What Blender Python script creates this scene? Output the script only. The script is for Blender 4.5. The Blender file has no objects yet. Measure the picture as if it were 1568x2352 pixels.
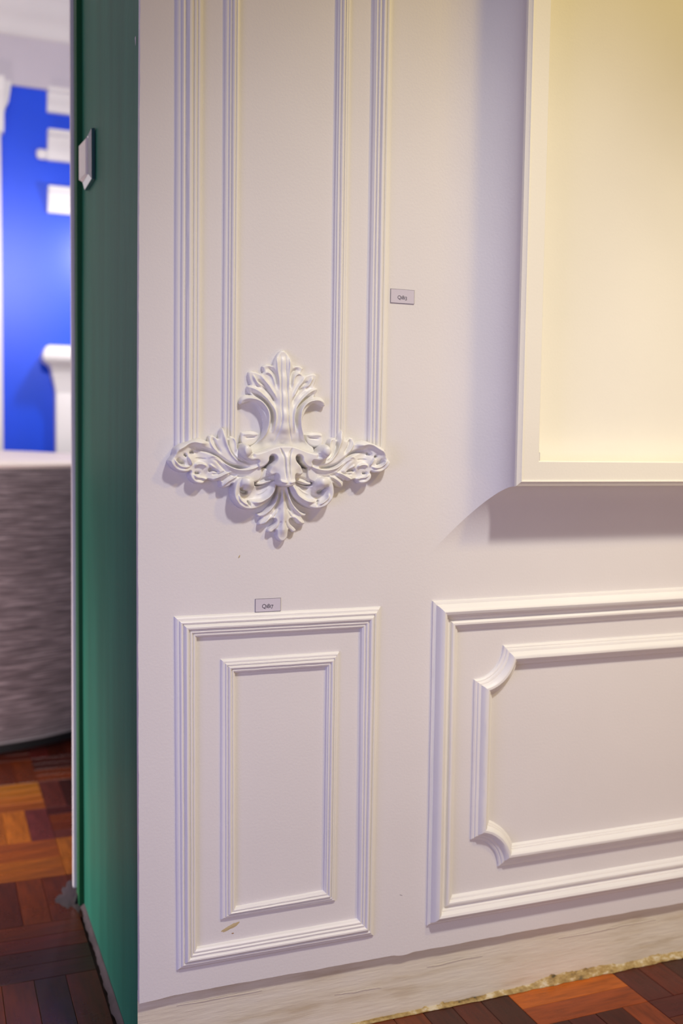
import bpy, math, random
import numpy as np
from mathutils import Vector, Matrix

# ---------------------------------------------------------------- scene scale
S = 0.75            # layout units -> metres
scn = bpy.context.scene
COL = scn.collection

# ---------------------------------------------------------------- camera
YAW, PITCH, ROLL = 0.38001628, -0.06793739, 0.01402779
fw = Vector((math.sin(YAW)*math.cos(PITCH), math.cos(YAW)*math.cos(PITCH), math.sin(PITCH)))
rt = Vector((math.cos(YAW), -math.sin(YAW), 0)); up = rt.cross(fw)
rt2 = rt*math.cos(ROLL)+up*math.sin(ROLL); up2 = -rt*math.sin(ROLL)+up*math.cos(ROLL)
cd = bpy.data.cameras.new('camera'); cam = bpy.data.objects.new('camera', cd); COL.objects.link(cam)
m = Matrix((rt2, up2, -fw)).transposed().to_4x4()
m.translation = Vector((-0.36814278, -1.96082441, 1.25))*S
cam.matrix_world = m
cd.sensor_fit = 'VERTICAL'; cd.sensor_height = 36.0; cd.sensor_width = 24.0
cd.lens = 2368.306/2352*36.0
cd.clip_start = 0.05
cd.dof.use_dof = True; cd.dof.focus_distance = 2.02*S; cd.dof.aperture_fstop = 2.6
scn.camera = cam

# ---------------------------------------------------------------- world, exposure, lights
scn.view_settings.view_transform = 'Standard'; scn.view_settings.look = 'None'
scn.view_settings.gamma = 1.0; scn.view_settings.use_curve_mapping = False
scn.view_settings.exposure = -0.08
wd = bpy.data.worlds.new('world'); scn.world = wd; wd.use_nodes = True
wd.node_tree.nodes['Background'].inputs[0].default_value = (0.59, 0.52, 0.54, 1)
wd.node_tree.nodes['Background'].inputs[1].default_value = 0.24

def area(name, loc, target, size, power, color, size_y=None):
    l = bpy.data.lights.new(name, 'AREA'); l.energy = power*S*S; l.color = color
    l.shape = 'RECTANGLE'; l.size = size*S; l.size_y = (size_y or size)*S
    o = bpy.data.objects.new(name, l); COL.objects.link(o)
    o.location = Vector(loc)*S
    o.rotation_euler = (Vector(target)-Vector(loc)).to_track_quat('-Z', 'Y').to_euler()
    return o
def spot(name, loc, target, power, color, angle, radius=0.12, blend=1.0):
    l = bpy.data.lights.new(name, 'SPOT'); l.energy = power*S*S; l.color = color
    l.spot_size = math.radians(angle); l.spot_blend = blend; l.shadow_soft_size = radius*S
    o = bpy.data.objects.new(name, l); COL.objects.link(o); o.location = Vector(loc)*S
    o.rotation_euler = (Vector(target)-Vector(loc)).to_track_quat('-Z', 'Y').to_euler()
    return o
# gallery ceiling spots, a warm one to the right over the niche, cool window light from the left
spot('ceiling_spot', (0.90, -1.90, 3.55), (0.62, 0.0, -0.28), 295, (1.0, 0.955, 0.93), 62, 0.13)
spot('warm_ceiling_spot', (2.1, -1.7, 3.4), (1.28, 0.0, 2.25), 112, (1.0, 0.73, 0.10), 88, 0.14)
spot('niche_spot', (1.9, -1.5, 2.9), (1.42, 0.0, 1.02), 52, (1.0, 0.94, 0.78), 44, 0.12)
area('front_fill_light', (0.4, -3.4, 0.55), (0.50, 0.0, 0.30), 1.4, 19, (1.0, 0.91, 0.90), 0.9)  # unseen frontal fill, added to brighten the lower panels
area('floor_bounce_fill', (2.3, -1.9, 0.25), (1.4, 0.0, 0.95), 0.4, 7, (1.0, 0.58, 0.26))  # unseen warm fill, added as floor bounce under the niche cove
area('side_window_light', (-1.9, -1.35, 0.7), (0.1, 0.0, 0.4), 1.0, 22, (0.44, 0.42, 1.0), 1.4)
area('blue_room_lamp', (0.62, 3.45, 2.40), (0.1, 4.1, 1.3), 0.12, 9, (1.0, 0.96, 0.98))
area('blue_room_wall_washer', (0.17, 1.20, 2.55), (-0.05, 4.1, 2.0), 0.22, 40, (1.0, 0.97, 0.98))
area('drum_base_fill', (-1.15, 1.05, 0.22), (-0.05, 2.2, 0.0), 0.4, 34, (1.0, 0.90, 0.92))  # unseen low fill, added to brighten the foot of the drum
area('drum_side_fill', (-1.3, 1.6, 3.4), (-0.1, 2.3, 0.3), 0.6, 9, (1.0, 0.91, 0.92))  # unseen fill from above, added to brighten the drum and nearby floor

# ---------------------------------------------------------------- helpers
def tag(o, label=None, cat=None, group=None, kind=None):
    if label: o['label'] = label
    if cat: o['category'] = cat
    if group: o['group'] = group
    if kind: o['kind'] = kind
    return o

def mesh(name, verts, faces, mat=None, parent=None, smooth=None):
    me = bpy.data.meshes.new(name)
    me.from_pydata([(v[0]*S, v[1]*S, v[2]*S) for v in verts], [], [tuple(f) for f in faces])
    me.update()
    if mat: me.materials.append(mat)
    if smooth is not None:
        me.shade_smooth()
        if smooth < 180: me.set_sharp_from_angle(angle=math.radians(smooth))
    o = bpy.data.objects.new(name, me); COL.objects.link(o)
    if parent: o.parent = parent
    return o

def empty(name, loc=(0, 0, 0)):
    o = bpy.data.objects.new(name, None); COL.objects.link(o)
    o.empty_display_size = 0.05; o.location = Vector(loc)*S
    return o

class MB:
    def __init__(s): s.v = []; s.f = []
    def box(s, a, b, bev=0.0):
        (x0, y0, z0), (x1, y1, z1) = a, b
        n = len(s.v)
        if bev <= 0:
            s.v += [(x0,y0,z0),(x1,y0,z0),(x1,y1,z0),(x0,y1,z0),(x0,y0,z1),(x1,y0,z1),(x1,y1,z1),(x0,y1,z1)]
            s.f += [(n,n+3,n+2,n+1),(n+4,n+5,n+6,n+7),(n,n+1,n+5,n+4),(n+1,n+2,n+6,n+5),(n+2,n+3,n+7,n+6),(n+3,n,n+4,n+7)]
        return s
    def build(s, name, mat=None, parent=None, smooth=None): return mesh(name, s.v, s.f, mat, parent, smooth)

def bevbox(name, a, b, bev, mat, parent=None, seg=2):
    import bmesh
    bm = bmesh.new(); bmesh.ops.create_cube(bm, size=1.0)
    for v in bm.verts:
        v.co = Vector([(a[i]+b[i])/2*S + v.co[i]*(b[i]-a[i])*S for i in range(3)])
    if bev > 0: bmesh.ops.bevel(bm, geom=list(bm.edges), offset=bev*S, segments=seg, profile=0.5, affect='EDGES')
    me = bpy.data.meshes.new(name); bm.to_mesh(me); bm.free(); me.materials.append(mat)
    if bev > 0: me.shade_smooth(); me.set_sharp_from_angle(angle=math.radians(50))
    o = bpy.data.objects.new(name, me); COL.objects.link(o)
    if parent: o.parent = parent
    return o

# ---------------------------------------------------------------- materials
class NT:
    def __init__(s, name):
        s.m = bpy.data.materials.new(name); s.m.use_nodes = True
        s.n = s.m.node_tree.nodes; s.l = s.m.node_tree.links
        s.b = s.n['Principled BSDF']
    def add(s, t, **k):
        x = s.n.new(t)
        for a, v in k.items():
            if a.startswith('i_'): x.inputs[a[2:].replace('_', ' ')].default_value = v
            else: setattr(x, a, v)
        return x
    def link(s, a, b): s.l.new(a, b)
    def coord(s, scale=(1,1,1), out='Object'):
        c = s.add('ShaderNodeTexCoord'); mp = s.add('ShaderNodeMapping')
        mp.inputs['Scale'].default_value = scale
        s.link(c.outputs[out], mp.inputs[0]); return mp.outputs[0]
    def ramp(s, fac, stops):
        r = s.add('ShaderNodeValToRGB'); e = r.color_ramp.elements
        e[0].position, e[0].color = stops[0][0], (*stops[0][1], 1)
        e[1].position, e[1].color = stops[-1][0], (*stops[-1][1], 1)
        for p, c in stops[1:-1]:
            q = e.new(p); q.color = (*c, 1)
        s.link(fac, r.inputs[0]); return r.outputs[0]

def paint(name, color, rough=0.45, bump=0.12, scale=140, mott=0.04, spec=0.4, streak=None):
    t = NT(name); co = t.coord()
    nz = t.add('ShaderNodeTexNoise'); nz.inputs['Scale'].default_value = scale; nz.inputs['Detail'].default_value = 4
    t.link(co, nz.inputs['Vector'])
    n2 = t.add('ShaderNodeTexNoise'); n2.inputs['Scale'].default_value = 5; n2.inputs['Detail'].default_value = 5
    t.link(streak and t.coord(streak) or co, n2.inputs['Vector'])
    lo = tuple(c*(1-mott) for c in color); hi = tuple(min(1, c*(1+mott)) for c in color)
    t.link(t.ramp(n2.outputs[0], [(0.3, lo), (0.7, hi)]), t.b.inputs['Base Color'])
    bp = t.add('ShaderNodeBump'); bp.inputs['Strength'].default_value = bump; bp.inputs['Distance'].default_value = 0.001
    t.link(nz.outputs[0], bp.inputs['Height']); t.link(bp.outputs[0], t.b.inputs['Normal'])
    t.b.inputs['Roughness'].default_value = rough; t.b.inputs['Specular IOR Level'].default_value = spec
    return t.m

M = {}
M['wall'] = paint('white_wall_paint', (0.72, 0.695, 0.69), 0.5, 0.25, 260, 0.02)
M['mould'] = paint('white_moulding_paint', (0.775, 0.755, 0.735), 0.42, 0.15, 180, 0.03)
M['plaster'] = paint('white_ornament_paint', (0.765, 0.75, 0.73), 0.40, 0.12, 220, 0.02)
M['niche'] = paint('cream_niche_paint', (0.80, 0.77, 0.68), 0.5, 0.2, 240, 0.02)
M['green'] = paint('green_gloss_paint', (0.020, 0.165, 0.100), 0.50, 0.25, 60, 0.14, 0.15, (3, 3, 0.4))
M['green_dark'] = paint('green_door_stop_paint', (0.010, 0.105, 0.035), 0.5, 0.1, 60, 0.05, 0.3)
M['blue'] = paint('blue_wall_paint', (0.0, 0.068, 0.80), 0.36, 0.2, 150, 0.03, 0.48)
M['white_trim'] = paint('white_trim_paint', (0.84, 0.80, 0.78), 0.5, 0.1, 100, 0.02)
M['frieze'] = paint('lilac_white_frieze_paint', (0.62, 0.565, 0.62), 0.5, 0.1, 100, 0.02)
M['ceiling'] = paint('ceiling_paint', (0.80, 0.76, 0.74), 0.6, 0.1, 100, 0.02)
M['tag'] = paint('pale_lilac_tag_card', (0.60, 0.56, 0.63), 0.35, 0.0, 10, 0.0)
M['edge'] = paint('tag_shadow_and_mark_dark', (0.20, 0.18, 0.22), 0.5, 0.0, 10, 0.0)  # dark tone for the painted gap shadow round tags, and for wall marks
M['ink'] = paint('dark_print_ink', (0.07, 0.06, 0.09), 0.6, 0.0, 10, 0.0)
M['black'] = paint('gap_shade_and_crumb_black', (0.006, 0.005, 0.005), 0.7, 0.0, 10, 0.0)  # near-black for the painted shade under the drum, the crumb and a speck
M['chip'] = paint('bare_tan_paint_chip', (0.50, 0.40, 0.22), 0.6, 0.4, 300, 0.2)
M['brownmark'] = paint('brown_speck', (0.35, 0.20, 0.10), 0.6, 0.3, 300, 0.2)
M['cement'] = paint('grey_cement_filler', (0.095, 0.070, 0.070), 0.7, 0.8, 90, 0.5)
t = NT('yellowed_sealant')
g_ = t.add('ShaderNodeTexNoise'); g_.inputs['Scale'].default_value = 38; g_.inputs['Detail'].default_value = 8; g_.inputs['Roughness'].default_value = .7; t.link(t.coord((1, 1, 2.2)), g_.inputs['Vector'])
t.link(t.ramp(g_.outputs[0], [(0.33, (0.05, 0.045, 0.02)), (0.40, (0.26, 0.16, 0.045)), (0.52, (0.44, 0.31, 0.11)), (0.62, (0.62, 0.54, 0.38))]), t.b.inputs['Base Color'])
bp = t.add('ShaderNodeBump'); bp.inputs['Strength'].default_value = 0.9; bp.inputs['Distance'].default_value = 0.003
t.link(g_.outputs[0], bp.inputs['Height']); t.link(bp.outputs[0], t.b.inputs['Normal']); t.b.inputs['Roughness'].default_value = 0.4
M['glue'] = t.m
t = NT('polished_switch_steel'); t.b.inputs['Metallic'].default_value = 1.0
t.b.inputs['Base Color'].default_value = (0.62, 0.66, 0.72, 1); t.b.inputs['Roughness'].default_value = 0.16
M['steel'] = t.m
M['rocker'] = paint('ivory_rocker_plastic', (0.86, 0.82, 0.70), 0.2, 0.0, 10, 0.0, 0.7)
M['switch_side'] = paint('switch_side_green_reflection', (0.03, 0.10, 0.10), 0.25, 0.0, 10, 0.0)  # teal tone paints the green wall's reflection into the plate side
M['top'] = paint('pale_top', (0.74, 0.63, 0.56), 0.5, 0.1, 30, 0.05)

# worn baseboard: creamy paint, brushed, with scratches
t = NT('worn_baseboard_paint'); co = t.coord((1, 1, 6))
a = t.add('ShaderNodeTexNoise'); a.inputs['Scale'].default_value = 6; a.inputs['Detail'].default_value = 8; t.link(co, a.inputs['Vector'])
t.link(t.ramp(a.outputs[0], [(0.30, (0.50, 0.42, 0.30)), (0.45, (0.64, 0.58, 0.47)), (0.7, (0.68, 0.63, 0.54))]), t.b.inputs['Base Color'])
b2 = t.add('ShaderNodeTexNoise'); b2.inputs['Scale'].default_value = 70; b2.inputs['Detail'].default_value = 6; t.link(t.coord((0.35, 1, 3)), b2.inputs['Vector'])
bp = t.add('ShaderNodeBump'); bp.inputs['Strength'].default_value = 0.55; bp.inputs['Distance'].default_value = 0.0016
t.link(b2.outputs[0], bp.inputs['Height']); t.link(bp.outputs[0], t.b.inputs['Normal']); t.b.inputs['Roughness'].default_value = 0.42
M['base'] = t.m

# varnished parquet, colour of each piece comes from its object colour
def wood(name, use_obj):
    t = NT(name)
    g = t.add('ShaderNodeTexNoise'); g.inputs['Scale'].default_value = 14; g.inputs['Detail'].default_value = 7; g.inputs['Roughness'].default_value = 0.65
    t.link(t.coord((1.0, 9.0, 1.0)), g.inputs['Vector'])
    r = t.ramp(g.outputs[0], [(0.25, (0.50, 0.45, 0.42)), (0.5, (0.95, 0.92, 0.9)), (0.75, (1.25, 1.2, 1.1))])
    mx = t.add('ShaderNodeMix'); mx.data_type = 'RGBA'; mx.blend_type = 'MULTIPLY'; mx.inputs[0].default_value = 1.0
    n3 = t.add('ShaderNodeTexNoise'); n3.inputs['Scale'].default_value = 3.5; n3.inputs['Detail'].default_value = 3; t.link(t.coord((1, 3, 1)), n3.inputs['Vector'])
    mz = t.add('ShaderNodeMix'); mz.data_type = 'RGBA'; mz.blend_type = 'MULTIPLY'; mz.inputs[0].default_value = 1.0
    t.link(r, mz.inputs[6]); t.link(t.ramp(n3.outputs[0], [(.3, (.6, .55, .5)), (.7, (1.3, 1.25, 1.2))]), mz.inputs[7]); r = mz.outputs[2]
    if use_obj:
        oi = t.add('ShaderNodeObjectInfo'); t.link(oi.outputs['Color'], mx.inputs[6])
    else: mx.inputs[6].default_value = (0.20, 0.045, 0.010, 1)
    t.link(r, mx.inputs[7]); t.link(mx.outputs[2], t.b.inputs['Base Color'])
    n = t.add('ShaderNodeTexNoise'); n.inputs['Scale'].default_value = 9; n.inputs['Detail'].default_value = 5; t.link(t.coord((1,1,1)), n.inputs['Vector'])
    mr = t.add('ShaderNodeMapRange'); mr.inputs[1].default_value = .3; mr.inputs[2].default_value = .7; mr.inputs[3].default_value = .22; mr.inputs[4].default_value = .42
    t.link(n.outputs[0], mr.inputs[0]); t.link(mr.outputs[0], t.b.inputs['Roughness'])
    bp = t.add('ShaderNodeBump'); bp.inputs['Strength'].default_value = 0.25; bp.inputs['Distance'].default_value = 0.001
    t.link(g.outputs[0], bp.inputs['Height']); t.link(bp.outputs[0], t.b.inputs['Normal'])
    t.b.inputs['Specular IOR Level'].default_value = 0.38
    return t.m
M['wood'] = wood('varnished_parquet', True); M['wood_far'] = wood('varnished_parquet_field', False)
M['grout'] = paint('dark_floor_joint', (0.035, 0.016, 0.010), 0.6, 0.2, 60, 0.2)

# woven fabric with horizontal ribs
t = NT('ribbed_woven_fabric')
w = t.add('ShaderNodeTexNoise'); w.inputs['Scale'].default_value = 5; w.inputs['Detail'].default_value = 4; t.link(t.coord((2.2, 2.2, 44)), w.inputs['Vector'])
t.link(t.ramp(w.outputs[0], [(0.3, (0.040, 0.022, 0.024)), (0.52, (0.105, 0.070, 0.074)), (0.75, (0.28, 0.21, 0.215))]), t.b.inputs['Base Color'])
w2 = t.add('ShaderNodeTexWave'); w2.bands_direction = 'Z'; w2.inputs['Scale'].default_value = 30; w2.inputs['Distortion'].default_value = 1.5; t.link(t.coord(), w2.inputs['Vector'])
bp = t.add('ShaderNodeBump'); bp.inputs['Strength'].default_value = 0.5; bp.inputs['Distance'].default_value = 0.004
t.link(w2.outputs[0], bp.inputs['Height']); t.link(bp.outputs[0], t.b.inputs['Normal']); t.b.inputs['Roughness'].default_value = 0.75
t.b.inputs['Sheen Weight'].default_value = 0.3
M['fabric'] = t.m

rnd = random.Random(7)
def nz1(x, seed=0, f=1.0):   # smooth 1-D noise
    v = 0
    for k, a in ((1, .5), (2.3, .28), (5.1, .15), (11.7, .09)):
        v += a*math.sin(x*f*k*6.283 + seed*1.7*k + k*k)
    return v

# ---------------------------------------------------------------- front wall (white board over the panelled dado)
BOW = [(0.15, .0016), (0.22, .0016), (0.66, -.0004), (1.1, -.0015), (1.6, 0.0), (2.05, .0021), (3.8, .0021)]
def bow(z):
    for (a, p), (b, q) in zip(BOW, BOW[1:]):
        if z <= b: return p+(q-p)*max(0, (z-a)/(b-a))
    return BOW[-1][1]
def lower(x):      # lower edge of the white board: uneven, chipped at the corner
    z = 0.1455-0.0052*x + 0.0011*nz1(x, 3, 1.3) + 0.0005*nz1(x, 5, 9)
    if 0.55 < x < 0.60: z += 0.003*math.sin((x-.55)/.05*math.pi)*-1
    if x < 0.07: z -= 0.004*(1-x/.07)
    return z
xs = sorted(set([0.0] + [i*0.006 for i in range(1, 240)] + [1.44+i*0.1 for i in range(23)]))
v = []; f = []
WT = 3.64
for i, x in enumerate(xs):
    z0 = lower(x)
    v += [(x + (bow(z0) if i == 0 else 0), 0.0, z0), (x + (bow(z0) if i == 0 else 0), 0.0200, z0+.001)]
n = len(v)
zl = [z0_ for z0_ in [0.16+0.009*k for k in range(230)]] + [2.4, 3.0, WT]
for z in zl: v += [(bow(z)+0.00045*nz1(z, 2, 6)+0.0003*nz1(z, 8, 25), 0, z), (bow(z)+0.0005, 0.0200, z)]
nl = len(zl); last = 2*(len(xs)-1)
tr = len(v); v += [(xs[-1], 0, WT), (xs[-1], .0200, WT)]
front = [2*i for i in range(len(xs))] + [tr] + [n+2*k for k in range(nl-1, -1, -1)]
f.append(front)
for i in range(len(xs)-1): f.append((2*i, 2*i+1, 2*i+3, 2*i+2))
f.append((0, n, n+1, 1))
for k in range(nl-1): f.append((n+2*k, n+2*k+2, n+2*k+3, n+2*k+1))
w = mesh('wall_front', v, f, M['wall']); tag(w, 'white painted panelled wall face with uneven lower edge', kind='structure')

# green jamb: thickness of the wall seen at its free end
JY = 0.80
v = []; f = []
for k, z in enumerate([0.0] + [0.03*i for i in range(1, 126)]):
    c = bow(max(z, .15))+.0008
    v += [(c, .0200, z), (c+.0006*nz1(z, 4, .5), .3, z), (c+.0006*nz1(z, 9, .4), JY, z), (3.7, JY, z), (3.7, .0200, z)]
    if k:
        a = 5*(k-1); b = 5*k
        for q in range(4): f.append((a+q, b+q, b+q+1, a+q+1))
        f.append((a+4, b+4, b, a))
tag(mesh('wall_left', v, f, M['green'], None, 40), 'glossy green end face of the partition wall', kind='structure')
tag(bevbox('trim_1', (-0.0115, .785, .0), (.03, .835, WT), .001, M['green_dark']), 'dark green door stop strip', kind='structure')
tag(bevbox('trim_2', (-0.0198, .836, .03), (.05, .853, WT), .0008, M['white_trim']), 'pale strip at the far edge of the green jamb', kind='structure')

# baseboard: worn cream board set back under the wall board
v = []; f = []; NXB = 400
rows = [(0.0170, .160), (0.0165, .146), (0.0150, .10), (0.0120, .055), (.0095, .022), (.0090, .012), (.0100, 0.0)]
for i in range(NXB+1):
    x = 3.6*(i/NXB)**1.6 + 0.0
    for j, (y, z) in enumerate(rows):
        dz = 0.0022*nz1(x, 11, 6)+.0014*nz1(x, 21, 31) if j == 5 else (0.0016*nz1(x, 14, 8) if j == 4 else 0)
        v.append((x+.001, y-.0005 + .0007*nz1(x, j, 2.1) + .0004*nz1(x+z*4, 2+j, 13), z+dz))
L = len(rows)
for i in range(NXB):
    for j in range(L-1):
        a = i*L+j; f.append((a, a+1, a+L+1, a+L))
bb = mesh('baseboard_front', v, f, M['base'], None, 180); tag(bb, 'worn cream baseboard with scuffed paint', kind='structure')
# sealant line, scratches on the baseboard
v = []; f = []
for i in range(520):
    x = 0.30+i*0.0042
    h = 0.004 + 0.005*max(0, nz1(x, 31, 7)) + .0035*max(0, nz1(x, 33, 23)) + (.010*math.exp(-((x-1.06)/.10)**2)) + .006*math.exp(-((x-.97)/.05)**2) + (.018*math.exp(-((x-.634)/.0035)**2)) + .014*math.exp(-((x-.676)/.003)**2) + .006*math.exp(-((x-1.27)/.1)**2)
    h *= (.35+.65*min(1, max(0, (x-.62)/.3)))*min(1, (x-.30)/.2)+.02
    o = .0024*nz1(x, 41, 11)
    q = .25+.75*min(1, max(0, (x-.55)/.4)); v += [(x, (-.004+o)*q, .0004), (x, (-.0020+o)*q, .002+h*.15), (x, .0052, .002+h*.6), (x, .0090, .002+h)]
for i in range(519):
    for j in range(3): a = 4*i+j; f.append((a, a+1, a+5, a+4))
mesh('sealant_line', v, f, M['glue'], bb, 180)
for (x0, x1, z, dz) in [(.42, .53, .074, .003), (.08, .26, .116, .0015), (.64, .78, .098, .0015), (.98, 1.26, .104, .002)]:
    mb = MB(); n = 14
    for i in range(n+1):
        x = x0+(x1-x0)*i/n; z_ = z+dz*nz1(i/n, x0*9, .6); hw = .0004*math.sin(math.pi*i/n)+.0001; yb = .0152-(.15-z_)*.07
        mb.v += [(x, yb, z_-hw), (x, yb-.0008, z_), (x, yb, z_+hw)]
        if i: a = 3*(i-1); mb.f += [(a, a+1, a+4, a+3), (a+1, a+2, a+5, a+4)]
    mb.build('paint_ridge', M['base'], bb, 180)

# ---------------------------------------------------------------- moulding rails: each rail is one mitred piece
PA = [(0,0),(.02,.0025),(.06,.0045),(.11,.0060),(.155,.0066),(.185,.0065),(.20,.0068),(.23,.0098),(.28,.0112),(.33,.0105),(.355,.0082),(.37,.0085),(.41,.0130),(.48,.0158),(.55,.0155),(.60,.0132),(.625,.0098),(.64,.0100),(.67,.0120),(.72,.0122),(.76,.0105),(.775,.0082),(.79,.0084),(.82,.0100),(.87,.0098),(.92,.0075),(.95,.0065),(.97,.003),(1,0)]
PB = [(0,0),(.02,.005),(.12,.0075),(.22,.0070),(.25,.0055),(.27,.0058),(.32,.0088),(.38,.0092),(.42,.0070),(.44,.0072),(.50,.0112),(.58,.0122),(.65,.0108),(.68,.0075),(.70,.0077),(.76,.0095),(.83,.0088),(.86,.0060),(.93,.0055),(.96,.003),(1,0)]
PE = [(0,0),(.01,.004),(.07,.006),(.12,.006),(.14,.009),(.19,.0155),(.26,.0205),(.34,.0225),(.42,.0205),(.48,.0155),(.50,.0125),(.54,.0120),(.57,.0085),(.62,.0070),(.66,.0080),(.69,.0110),(.73,.0130),(.79,.0130),(.84,.0105),(.86,.0072),(.91,.0065),(.94,.0050),(.98,.003),(1,0)]
PN = [(0,0),(.015,.004),(.09,.0062),(.14,.0062),(.17,.0085),(.24,.0102),(.30,.0102),(.33,.0125),(.40,.0172),(.50,.0200),(.60,.0202),(.69,.0175),(.76,.0130),(.79,.0100),(.84,.0095),(.86,.0060),(.92,.0052),(.95,.003),(1,0)]
PA = [(a, h*.92) for a, h in PA]; PB = [(0,0),(.02,.0025),(.07,.0048),(.13,.0058),(.20,.0062)]+PB[4:]; PB = [(a, h*.92) for a, h in PB]
def rail(name, oa, ob, ia, ib, prof, mat, parent, n=24, seed=0):
    """one straight or bent piece; oa..ob outer edge, ia..ib inner edge (lists of points for bent pieces)"""
    if not isinstance(oa, list):
        O = [(oa[0]+(ob[0]-oa[0])*k/n, oa[1]+(ob[1]-oa[1])*k/n) for k in range(n+1)]
        I = [(ia[0]+(ib[0]-ia[0])*k/n, ia[1]+(ib[1]-ia[1])*k/n) for k in range(n+1)]
    else: O, I = oa, ia; n = len(O)-1
    v = []; f = []; L = len(prof)
    for k in range(n+1):
        for t_, h in prof:
            j = .0003*nz1(k/n*3, seed+t_*3, 1.0) if 0 < k < n else 0
            v.append((O[k][0]+(I[k][0]-O[k][0])*t_ + j, -h+0 , O[k][1]+(I[k][1]-O[k][1])*t_ + j))
    for k in range(n):
        for j in range(L-1):
            a = k*L+j; f.append((a, a+1, a+L+1, a+L))
    f.append(tuple(range(L))); f.append(tuple(n*L+j for j in range(L-1, -1, -1)))
    o = mesh(name, v, f, mat, parent, 28)
    # make outward facing (towards -Y)
    me = o.data
    if sum(p.normal.y*p.area for p in me.polygons) > 0: me.flip_normals()
    return o
def frame(name, label, O, I, prof, group=None):
    r = empty(name, (O[3][0], 0, O[3][1])); tag(r, label, 'moulding', group)
    off = r.location
    for k in range(4):
        q = (k+1) % 4
        o = rail('moulding_rail', O[k], O[q], I[k], I[q], prof, M['mould'], r, 24, k*3+O[0][0]*9)
        o.location = -off
    return r
frame('panel_frame', 'large reeded white rectangular moulding frame on the dado below the leaf ornament',
      [(.0678,.9078),(.5056,.9068),(.5022,.1949),(.0752,.1966)], [(.1137,.8627),(.4598,.8620),(.4630,.2396),(.1166,.2378)], PA)
frame('panel_frame', 'narrow reeded white rectangular frame nested inside the large left dado frame',
      [(.1614,.8173),(.4136,.8171),(.4126,.2857),(.1647,.2865)], [(.1919,.7872),(.3841,.7863),(.3848,.3135),(.1963,.3085)], PB)
frame('panel_frame', 'wide bold white moulding frame on the dado below the lit niche',
      [(.6267,.9131),(2.50,.9220),(2.52,.1900),(.6278,.1973)], [(.6893,.8456),(2.437,.8540),(2.455,.2560),(.6896,.2563)], PE)
# frame with scooped corners
r = empty('panel_frame', (.7323, 0, .3051)); tag(r, 'white moulding frame with scooped corners inside the wide right frame', 'moulding')
def arc(cx, cz, rr, a0, a1, n=14): return [(cx+rr*math.cos(math.radians(a0+(a1-a0)*k/n)), cz+rr*math.sin(math.radians(a0+(a1-a0)*k/n))) for k in range(n+1)]
xl, xr, zt, zb = .7318, 2.41, .8063, .3051; R1, R2, wd_ = .0715, .1185, .0477
a_s = math.degrees(math.asin(wd_/R2))
def notch(cx, cz, q):   # q: start angle of quarter
    return arc(cx, cz, R1, q, q-90), arc(cx, cz, R2, q-a_s, q-90+a_s)
c4 = [notch(xl, zt, 360), notch(xr, zt, 270), notch(xr, zb, 180), notch(xl, zb, 90)]
# order around: TL, TR, BR, BL ; notch runs from horizontal to vertical side
for O_, I_ in c4: 
    o = rail('corner_piece', O_, None, I_, None, PN, M['mould'], r); o.location = -r.location
ends = [( c4[0][0][0], c4[1][0][-1], c4[0][1][0], c4[1][1][-1]), (c4[1][0][0], c4[2][0][-1], c4[1][1][0], c4[2][1][-1]),
        (c4[2][0][0], c4[3][0][-1], c4[2][1][0], c4[3][1][-1]), (c4[3][0][0], c4[0][0][-1], c4[3][1][0], c4[0][1][-1])]
for k, (a, b, c, d) in enumerate(ends):
    o = rail('moulding_rail', a, b, c, d, PN, M['mould'], r, 24, k); o.location = -r.location
# pilaster: upright strips rising from the ornament
def strips(label, pairs, prof, zb_, zt_=3.3):
    r = empty('pilaster_moulding', (pairs[0][0], 0, zb_)); tag(r, label, 'moulding')
    for xo, xi in pairs:
        o = rail('upright_strip', (xo, zb_), (xo+0.002*0, zt_), (xi, zb_), (xi, zt_), prof, M['mould'], r, 60, xo*10); o.location = -r.location
strips('outer pair of reeded white upright strips rising above the tips of the leaf ornament', [(.0668, .1200), (.5110, .4672)], PA, 1.234)
strips('inner pair of slim reeded white upright strips on either side of the central leaf', [(.1614, .1926), (.4210, .3886)], PB, 1.245)

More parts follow.
